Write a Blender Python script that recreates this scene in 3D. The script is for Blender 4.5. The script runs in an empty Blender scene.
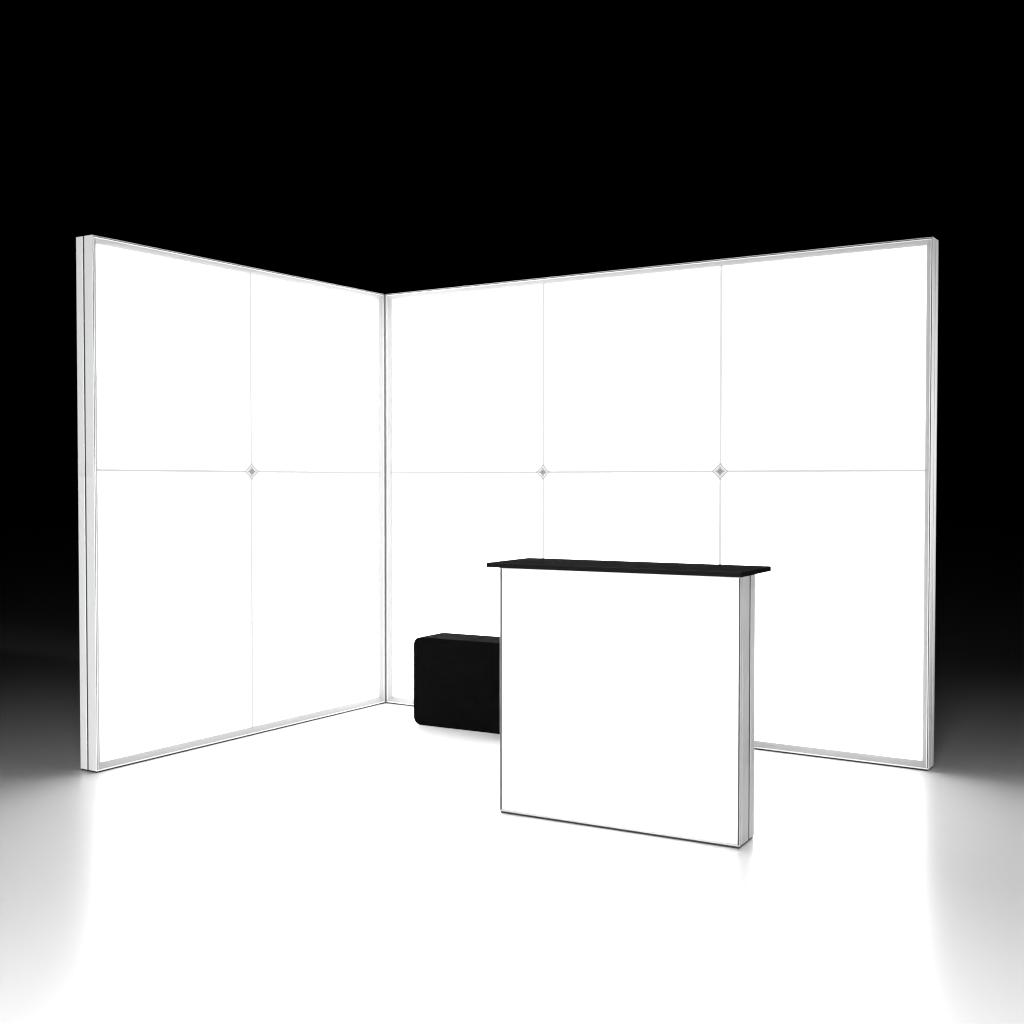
import bpy, bmesh, math
from mathutils import Vector, Matrix

# ------------------------------------------------------------------ scene
sc = bpy.context.scene
col = sc.collection
sc.view_settings.view_transform = 'Standard'
sc.view_settings.look = 'None'
sc.view_settings.exposure = 0
sc.view_settings.gamma = 1
sc.view_settings.use_curve_mapping = False
sc.cycles.use_denoising = True
sc.cycles.filter_width = 1.2
sc.cycles.max_bounces = 8
sc.cycles.diffuse_bounces = 5
sc.cycles.transmission_bounces = 8
world = bpy.data.worlds.new('World')
sc.world = world
world.use_nodes = True
world.node_tree.nodes['Background'].inputs[0].default_value = (0, 0, 0, 1)
world.node_tree.nodes['Background'].inputs[1].default_value = 0.0

GLOW = 3.5          # emission of the lit fabric
BACK_GLOW = 0.0    # what leaks through the opaque liners behind the walls


# ------------------------------------------------------------------ materials
def material(name, color, rough=.5, metal=0.0, emit=0.0, bump=None, rough_var=None, spec=.5, ior=None, bump_strength=.1):
    m = bpy.data.materials.new(name)
    m.use_nodes = True
    nt = m.node_tree
    b = nt.nodes['Principled BSDF']
    b.inputs['Base Color'].default_value = (*color, 1)
    b.inputs['Roughness'].default_value = rough
    b.inputs['Metallic'].default_value = metal
    b.inputs['Specular IOR Level'].default_value = spec
    if ior:
        b.inputs['IOR'].default_value = ior
    if emit:
        b.inputs['Emission Color'].default_value = (1, 1, 1, 1)
        b.inputs['Emission Strength'].default_value = emit
    tc = nt.nodes.new('ShaderNodeTexCoord')
    if bump:                         # (scale xyz) noise stretched along an axis
        mp = nt.nodes.new('ShaderNodeMapping')
        mp.inputs['Scale'].default_value = bump
        nz = nt.nodes.new('ShaderNodeTexNoise')
        nz.inputs['Scale'].default_value = 1.0
        nz.inputs['Detail'].default_value = 4
        bp = nt.nodes.new('ShaderNodeBump')
        bp.inputs['Strength'].default_value = bump_strength
        bp.inputs['Distance'].default_value = .001
        nt.links.new(tc.outputs['Object'], mp.inputs['Vector'])
        nt.links.new(mp.outputs[0], nz.inputs['Vector'])
        nt.links.new(nz.outputs[0], bp.inputs['Height'])
        nt.links.new(bp.outputs[0], b.inputs['Normal'])
    if rough_var:
        nz = nt.nodes.new('ShaderNodeTexNoise')
        nz.inputs['Scale'].default_value = rough_var[0]
        nz.inputs['Detail'].default_value = 5
        mr = nt.nodes.new('ShaderNodeMapRange')
        mr.inputs['To Min'].default_value = rough_var[1]
        mr.inputs['To Max'].default_value = rough_var[2]
        nt.links.new(tc.outputs['Object'], nz.inputs['Vector'])
        nt.links.new(nz.outputs[0], mr.inputs['Value'])
        nt.links.new(mr.outputs[0], b.inputs['Roughness'])
    return m


M = {
    'floor': material('polished_floor', (.8, .8, .8), .26, ior=1.6, rough_var=(1.5, .24, .28)),
    'aluminium': material('anodised_aluminium', (.46, .465, .46), .42, .2, rough_var=(30, .38, .48)),
    'satin_lit': material('satin_aluminium_lit', (.72, .725, .72), .5, .1, rough_var=(30, .42, .55)),  # frame aluminium, lightened for its brighter-lit outer profile
    'frame_shaded': material('shaded_reveal', (.30, .305, .30), .8, bump=(300, 300, 300), spec=.1),  # inner reveal of the same frame, darkened as if less lit
    'groove_shade': material('groove_shade_grey', (.045, .045, .045), .7, spec=.2),  # dark inserts painting the shade inside the frame grooves
    'corner': material('corner_profile', (.15, .15, .15), .6, spec=.2),
    'dark_gap': material('gap_shade_black', (.012, .012, .012), .7),  # black filling that stands for shade in the levelling gap
    'joint': material('joint_sleeve', (.685, .69, .685), .5, .1),
    'bar_shadow': material('bar_shadow_glow', (.05, .05, .05), .9, 0, .72, spec=0),  # dim emission painting an inner bar's shadow on the fabric
    'bar_shadow_dark': material('bar_shadow_rail_glow', (.05, .05, .05), .9, 0, .64, spec=0),  # same painted bar shadow, a little darker, for the horizontal bar
    'plate': material('connector_plate', (.1, .1, .1), .5, 0, .66, spec=0),  # emission put in as light shining through; a connector emits none
    'plate_rim': material('connector_rim', (.08, .08, .08), .5, 0, .42, spec=0),  # weaker painted glow, shadier than the plate
    'screw': material('connector_screw', (.08, .08, .08), .4, 0, .22, spec=0),  # faintest painted glow, for the connector's dark centre
    'back': material('rear_liner', (.5, .5, .5), .9, 0, BACK_GLOW),
    'top': material('black_laminate_lit', (.026, .026, .026), .42, bump=(900, 900, 900), rough_var=(25, .38, .5), spec=0),  # countertop black, lightened as if catching light from above
    'slab_shaded': material('black_laminate_shaded', (.008, .008, .008), .5, spec=0),  # darkened copy of the countertop black, painting its shaded edge
    'case': material('black_case_shell', (.0022, .0023, .0023), .6, bump=(350, 350, 350), rough_var=(18, .5, .7), spec=.0006, bump_strength=.3),
}


def translucent(name, color, through):
    m = bpy.data.materials.new(name)
    m.use_nodes = True
    nt = m.node_tree
    nt.nodes.remove(nt.nodes['Principled BSDF'])
    out = nt.nodes['Material Output']
    tr = nt.nodes.new('ShaderNodeBsdfTranslucent')
    df = nt.nodes.new('ShaderNodeBsdfDiffuse')
    tr.inputs[0].default_value = df.inputs[0].default_value = (*color, 1)
    mx = nt.nodes.new('ShaderNodeMixShader')
    mx.inputs[0].default_value = through
    nt.links.new(df.outputs[0], mx.inputs[1])
    nt.links.new(tr.outputs[0], mx.inputs[2])
    nt.links.new(mx.outputs[0], out.inputs['Surface'])
    return m


M['fabric'] = translucent('backlit_fabric', (.93, .93, .93), .75)
M['led'] = material('led_sheet', (.8, .8, .8), .9, 0, GLOW / .70)
M['led_dim'] = material('led_sheet_dim', (.8, .8, .8), .9, 0, 3.2 / .70)
M['lining'] = material('cavity_lining', (.5, .5, .5), .8)

# ------------------------------------------------------------------ helpers
def obj(name, bm, mat, parent=None, bevel=0.0, seg=2, smooth=False):
    bmesh.ops.recalc_face_normals(bm, faces=bm.faces)
    me = bpy.data.meshes.new(name)
    bm.to_mesh(me)
    bm.free()
    if smooth:
        for p in me.polygons:
            p.use_smooth = True
    me.materials.append(M[mat])
    o = bpy.data.objects.new(name, me)
    col.objects.link(o)
    if parent:
        o.parent = parent
    if bevel:
        md = o.modifiers.new('edges', 'BEVEL')
        md.width = bevel
        md.segments = seg
        md.limit_method = 'ANGLE'
    return o


def thing(name, label, cat, loc, rz=0.0, group=None):
    o = bpy.data.objects.new(name, None)
    o.empty_display_size = .1
    col.objects.link(o)
    o.location = loc
    o.rotation_euler = (0, 0, rz)
    o['label'] = label
    o['category'] = cat
    if group:
        o['group'] = group
    return o


def box(bm, x0, x1, y0, y1, z0, z1):
    vs = [bm.verts.new((x, y, z)) for x in (x0, x1) for y in (y0, y1) for z in (z0, z1)]
    for f in ((0, 1, 3, 2), (4, 6, 7, 5), (0, 4, 5, 1), (2, 3, 7, 6), (0, 2, 6, 4), (1, 5, 7, 3)):
        bm.faces.new([vs[i] for i in f])
    return bm


def quad_slab(bm, x0, x1, z0, z1, y, t):
    return box(bm, x0, x1, y, y + t, z0, z1)


def sheet(bm, x0, x1, z0, z1, y):
    bm.faces.new([bm.verts.new(p) for p in ((x0, y, z0), (x1, y, z0), (x1, y, z1), (x0, y, z1))])
    return bm


def prism(bm, pts, y0, y1):
    """pts: outline in x,z; extruded along y"""
    a = [bm.verts.new((x, y0, z)) for x, z in pts]
    b = [bm.verts.new((x, y1, z)) for x, z in pts]
    n = len(pts)
    bm.faces.new(a)
    bm.faces.new(b[::-1])
    for i in range(n):
        j = (i + 1) % n
        bm.faces.new((a[i], b[i], b[j], a[j]))
    return bm


def frame_side(side, x0, x1, z0, z1, prof, cut=0.0):
    """One mitred member of a rectangular frame. prof: closed list of (inset, depth)."""
    bm = bmesh.new()

    def corner(k, u, v):
        return {0: (x0 + u, v, z0 + u), 1: (x1 - u, v, z0 + u), 2: (x1 - u, v, z1 - u), 3: (x0 + u, v, z1 - u)}[k]
    a, b = {'bottom': (0, 1), 'right': (1, 2), 'top': (2, 3), 'left': (3, 0)}[side]
    ra, rb = [], []
    for u, v in prof:
        A, B = Vector(corner(a, u, v)), Vector(corner(b, u, v))
        d = (B - A).normalized() * cut
        ra.append(bm.verts.new(A + d))
        rb.append(bm.verts.new(B - d))
    n = len(prof)
    for i in range(n):
        j = (i + 1) % n
        bm.faces.new((ra[i], rb[i], rb[j], ra[j]))
    bm.faces.new(ra)
    bm.faces.new(rb[::-1])
    return bm


def groove(u, v0, v1, depth, c=.0012):
    """groove cut in the outer side (inset 0) between depths v0..v1, walking from back to front"""
    return [(u, v1 + c), (u + c, v1), (u + depth, v1), (u + depth, v0), (u + c, v0), (u, v0 - c)]


def wall_profile(T, plain=False):
    c = .0015
    p = [(.0, T - c)]
    p += groove(0, T * .50, T * .50 + .011, .006)
    p += [(0, .001), (.001, 0)]
    if not plain:
        p += [(.002, 0), (.0022, .003), (.0068, .003), (.007, 0)]
    p += [(.0045, 0), (.0052, .001), (.0052, T), (c, T)] if plain else [(.0095, 0), (.0105, .001), (.0105, T), (c, T)]
    return p


def wall_groove_shades(T):
    return [[(.0023, .0012), (.0067, .0012), (.0067, .0029), (.0023, .0029)],
            [(.0015, T * .50 + .0003), (.0015, T * .50 + .0107), (.0058, T * .50 + .0107), (.0058, T * .50 + .0003)]]


def counter_profile(T, plain=False):
    c = .0015
    p = [(.0, T - c)]
    p += groove(0, T * .60, T * .60 + .017, .008)
    p += groove(0, .018, .024, .006, .0008)
    p += [(0, .001), (.001, 0)] + ([(.0065, 0)] if plain else [(.0015, 0), (.0017, .003), (.0083, .003)])
    p += [(.0084, .010), (.0095, .010), (.0095, T), (c, T)]
    return p


def counter_groove_shades(T):
    return [[(.0018, .0008), (.0082, .0008), (.0082, .0029), (.0018, .0029)],
            [(.0015, .0183), (.0015, .0237), (.0058, .0237), (.0058, .0183)],
            [(.0015, T * .60 + .0003), (.0015, T * .60 + .0167), (.0078, T * .60 + .0167), (.0078, T * .60 + .0003)]]


def groove_shades(parent, a, b, z0, z1, profs, sides):
    for side in ('bottom', 'top', 'left', 'right'):
        for pr in profs if side in sides else profs[1:]:
            obj('groove_shade', frame_side(side, a, b, z0, z1, pr, .0003), 'groove_shade', parent)


def diamond(hx, hz, cx, cz):
    return [(cx - hx, cz), (cx, cz - hz), (cx + hx, cz), (cx, cz + hz)]


Z0 = .0085       # levelling gap under every frame
MID = 1.4143
FAB = .020      # depth of the fabric behind the flange


def light_wall(label, loc, rz, W, H, T, splits, a, b, dhx):
    """front face at local y = 0, facing -y; a, b = start and end of the frame along x"""
    w = thing('lightbox_display', label, 'lightbox wall', loc, rz, 'backlit lightbox walls of the booth')
    for side, nm in (('bottom', 'bottom_rail'), ('top', 'top_rail'), ('left', 'upright_post'), ('right', 'upright_post')):
        obj(nm, frame_side(side, a, b, Z0, H, wall_profile(T, side == 'bottom'), .0002), 'satin_lit', w)
        obj('shaded_reveal', frame_side(side, a, b, Z0, H, [(.0054 if side == 'bottom' else .0107, .0012), (.0125, .002), (.020, .005), (.029, .011), (.034, .020), (.034, .0215), (.0054 if side == 'bottom' else .0107, .0215)], .0002), 'frame_shaded', w)
    groove_shades(w, a, b, Z0, H, wall_groove_shades(T), ('top', 'left', 'right'))
    # lit fabric fields, dim glowing strips between them painting the inner bars' shadows
    i = .034
    xs = [a + i] + splits + [b - i]
    zs = [Z0 + i, MID, H - i]
    sv, sh = .0078, .0064
    for k in range(len(xs) - 1):
        for q in (0, 1):
            x0 = xs[k] + (sv if k else 0)
            x1 = xs[k + 1] - (sv if k < len(xs) - 2 else 0)
            z0 = zs[q] + (sh if q else 0)
            z1 = zs[q + 1] - (sh if q == 0 else 0)
            obj('fabric_panel', sheet(bmesh.new(), x0, x1, z0, z1, FAB), 'fabric', w)
    for s in splits:
        for q in (0, 1):
            z0, z1 = (zs[0], MID - .001) if q == 0 else (MID + .001, zs[2])
            z0 = z0 if q == 0 else MID + sh
            z1 = MID - sh if q == 0 else z1
            obj('bar_shadow', quad_slab(bmesh.new(), s - sv, s + sv, z0, z1, FAB - .0008, .004), 'bar_shadow', w)
    obj('bar_shadow', quad_slab(bmesh.new(), a + i, b - i, MID - sh, MID + sh, FAB - .0008, .004), 'bar_shadow_dark', w)
    for s in splits:
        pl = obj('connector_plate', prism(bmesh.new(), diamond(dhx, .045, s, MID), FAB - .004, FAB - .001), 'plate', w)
        # raised rim
        bm = bmesh.new()
        o_ = diamond(dhx, .045, s, MID)
        n_ = diamond(dhx - .009, .045 - .0085, s, MID)
        y0, y1 = FAB - .0062, FAB - .0041
        vo = [[bm.verts.new((x, y, z)) for x, z in o_] for y in (y0, y1)]
        vn = [[bm.verts.new((x, y, z)) for x, z in n_] for y in (y0, y1)]
        for k in range(4):
            j = (k + 1) % 4
            bm.faces.new((vo[0][k], vo[0][j], vn[0][j], vn[0][k]))
            bm.faces.new((vo[1][k], vn[1][k], vn[1][j], vo[1][j]))
            bm.faces.new((vo[0][k], vo[1][k], vo[1][j], vo[0][j]))
            bm.faces.new((vn[0][k], vn[0][j], vn[1][j], vn[1][k]))
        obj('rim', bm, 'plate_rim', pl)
        bm = bmesh.new()
        pts = [(s + .014 * math.cos(t * math.pi / 8), MID + .014 * math.sin(t * math.pi / 8)) for t in range(16)]
        prism(bm, pts, FAB - .008, FAB - .0041)
        for dx, dz in ((.02, 0), (-.02, 0), (0, .019), (0, -.019)):
            prism(bm, [(s + dx + .004 * math.cos(t * math.pi / 4), MID + dz + .004 * math.sin(t * math.pi / 4)) for t in range(8)],
                  FAB - .006, FAB - .0041)
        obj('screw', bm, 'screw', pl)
    # opaque liner at the back, letting a little light through
    obj('back_panel', quad_slab(bmesh.new(), a + .0107, b - .0107, Z0 + .0107, H - .0107, T - .008, .004), 'back', w)
    obj('led_sheet', quad_slab(bmesh.new(), a + .035, b - .035, Z0 + .035, H - .035, .085, .003), 'led', w)
    # black strip added as the shade of the gap below the frame
    obj('gap_shade', quad_slab(bmesh.new(), a + .004, b - .004, 0.0006, Z0 - .0004, .003, T - .006), 'dark_gap', w)
    return w


# ------------------------------------------------------------------ setting
bm = bmesh.new()
bm.faces.new([bm.verts.new(p) for p in ((-40, -40, 0), (40, -40, 0), (40, 60, 0), (-40, 60, 0))])
fl = obj('floor', bm, 'floor')
fl['kind'] = 'structure'
fl['label'] = 'smooth glossy floor, white in the glow of the walls'

# ------------------------------------------------------------------ booth walls
H, T = 2.5, .1206
L, R = 2.1463, 3.2509
lw = light_wall('shorter lit white wall at the left, two panels wide, its grey end post facing forward',
                (0, -L, 0), math.radians(90), L, H, .116, [L - 1.1334 + .018], 0.0, L - .006, .054)
sleeve = bmesh.new()
# joint sleeve seen in the side of the near end post
for y0, y1 in ((.006, .055), (.069, .113)):
    box(sleeve, -.0012, -.0002, y0, y1, MID - .032, MID + .028)
obj('joint_sleeve', sleeve, 'joint', lw)
rw = light_wall('longer lit white wall at the back, three panels wide, behind the black case',
                (0, 0, 0), 0, R, H, .102, [1.131 - .012, 2.1906 - .003], .006, R, .047)

cp = bmesh.new()
box(cp, -T + .002, .0045, .0005, T - .002, .0015, H - .003)
cpo = obj('corner_post', cp, 'corner')
cpo['label'] = 'slim grey post closing the inner corner where the two lit walls meet'
cpo['category'] = 'post'

# ------------------------------------------------------------------ counter
CX, CY, CA = 2.9752, -1.6281, .0648
CW, CD, CH = 1.0225, .1716, 1.0133
ct = thing('lightbox_counter', 'lit white counter with a black top standing in front of the walls', 'counter', (CX, CY, 0), CA)
for side, nm in (('bottom', 'bottom_rail'), ('top', 'top_rail'), ('left', 'upright_post'), ('right', 'upright_post')):
    obj(nm, frame_side(side, -CW, 0, Z0, CH - .0004, counter_profile(CD, side in ('bottom', 'top')), .0002), 'aluminium', ct)
groove_shades(ct, -CW, 0, Z0, CH - .0004, counter_groove_shades(CD), ('left', 'right'))
obj('fabric_panel', sheet(bmesh.new(), -CW + .0085, -.0085, Z0 + .0071, CH - .0075, .005), 'fabric', ct)
obj('back_panel', quad_slab(bmesh.new(), -CW + .01, -.01, Z0 + .01, CH - .0104, CD - .008, .004), 'back', ct)
obj('led_sheet', quad_slab(bmesh.new(), -CW + .072, -.072, Z0 + .072, CH - .0724, .11, .003), 'led_dim', ct)
obj('gap_shade', quad_slab(bmesh.new(), -CW + .004, -.004, .0006, Z0 - .0004, .003, CD - .006), 'dark_gap', ct)  # black strip added for the shade under the counter
tb = box(bmesh.new(), -CW - .0302, .0197, -.0589, CD + .1351, CH, CH + .0178)
top = obj('countertop', tb, 'slab_shaded', ct, bevel=.0012)
obj('lit_top_sheet', box(bmesh.new(), -CW - .0298, .0193, -.0585, CD + .1347, CH + .0179, CH + .0198), 'top', top, bevel=.0006)  # paler sheet added to imitate light on the slab's top

# ------------------------------------------------------------------ black case
BW, BD, BH, r = .87, .25, .492, .044
pts = []
for cx, cz, a0 in ((r, r, 180), (BW - r, r, 270), (BW - r, BH - r, 0), (r, BH - r, 90)):
    for k in range(9):
        t = math.radians(a0 + k * 90 / 8)
        pts.append((cx + r * math.cos(t), cz + r * math.sin(t)))
case = obj('storage_case', prism(bmesh.new(), pts, 0, BD), 'case', None, bevel=.004, seg=3)
case.location = (.538, -.424, .0)
case.rotation_euler = (0, 0, math.radians(3.4))
case['label'] = 'black rounded case on the floor, half hidden behind the counter'
case['category'] = 'case'

# ------------------------------------------------------------------ lamps
def area(name, loc, target, size, power, spread=180):
    ld = bpy.data.lights.new(name, 'AREA')
    ld.shape = 'RECTANGLE'
    ld.size, ld.size_y = size
    ld.energy = power
    ld.spread = math.radians(spread)
    o = bpy.data.objects.new(name, ld)
    col.objects.link(o)
    o.location = loc
    o.rotation_euler = (Vector(target) - Vector(loc)).to_track_quat('-Z', 'Y').to_euler()
    return o


area('front_lamp', (7.0, -11.5, .32), (1.0, -1.5, 1.6), (2.5, .55), 180, 60)
area('overhead_lamp', (4.75, -6.45, 4.2), (4.45, -5.95, 0), (1.6, 1.6), 350, 119)
area('right_fill', (10.5, .05, 1.5), (3.25, .05, 1.5), (.3, 1.7), 5, 14)  # unseen narrow lamp added to brighten the right wall's end face

# ------------------------------------------------------------------ camera
f, pitch, roll, yaw = 1224.5525, .0253, .0003, -.5726
cam_d = bpy.data.cameras.new('camera')
cam = bpy.data.objects.new('camera', cam_d)
col.objects.link(cam)
cam_d.sensor_width = 36
cam_d.lens = f / 1024 * 36
cam_d.clip_start = .05
cam_d.clip_end = 300
fw = Vector((math.sin(yaw), math.cos(yaw), 0))
rt = Vector((math.cos(yaw), -math.sin(yaw), 0))
up = Vector((0, 0, 1))
F = fw * math.cos(pitch) - up * math.sin(pitch)
U = up * math.cos(pitch) + fw * math.sin(pitch)
Rr = rt * math.cos(roll) + U * math.sin(roll)
Ur = -rt * math.sin(roll) + U * math.cos(roll)
m = Matrix((Rr, Ur, -F)).transposed().to_4x4()
m.translation = Vector((4.7071, -5.8717, 1.3641))
cam.matrix_world = m
sc.camera = cam
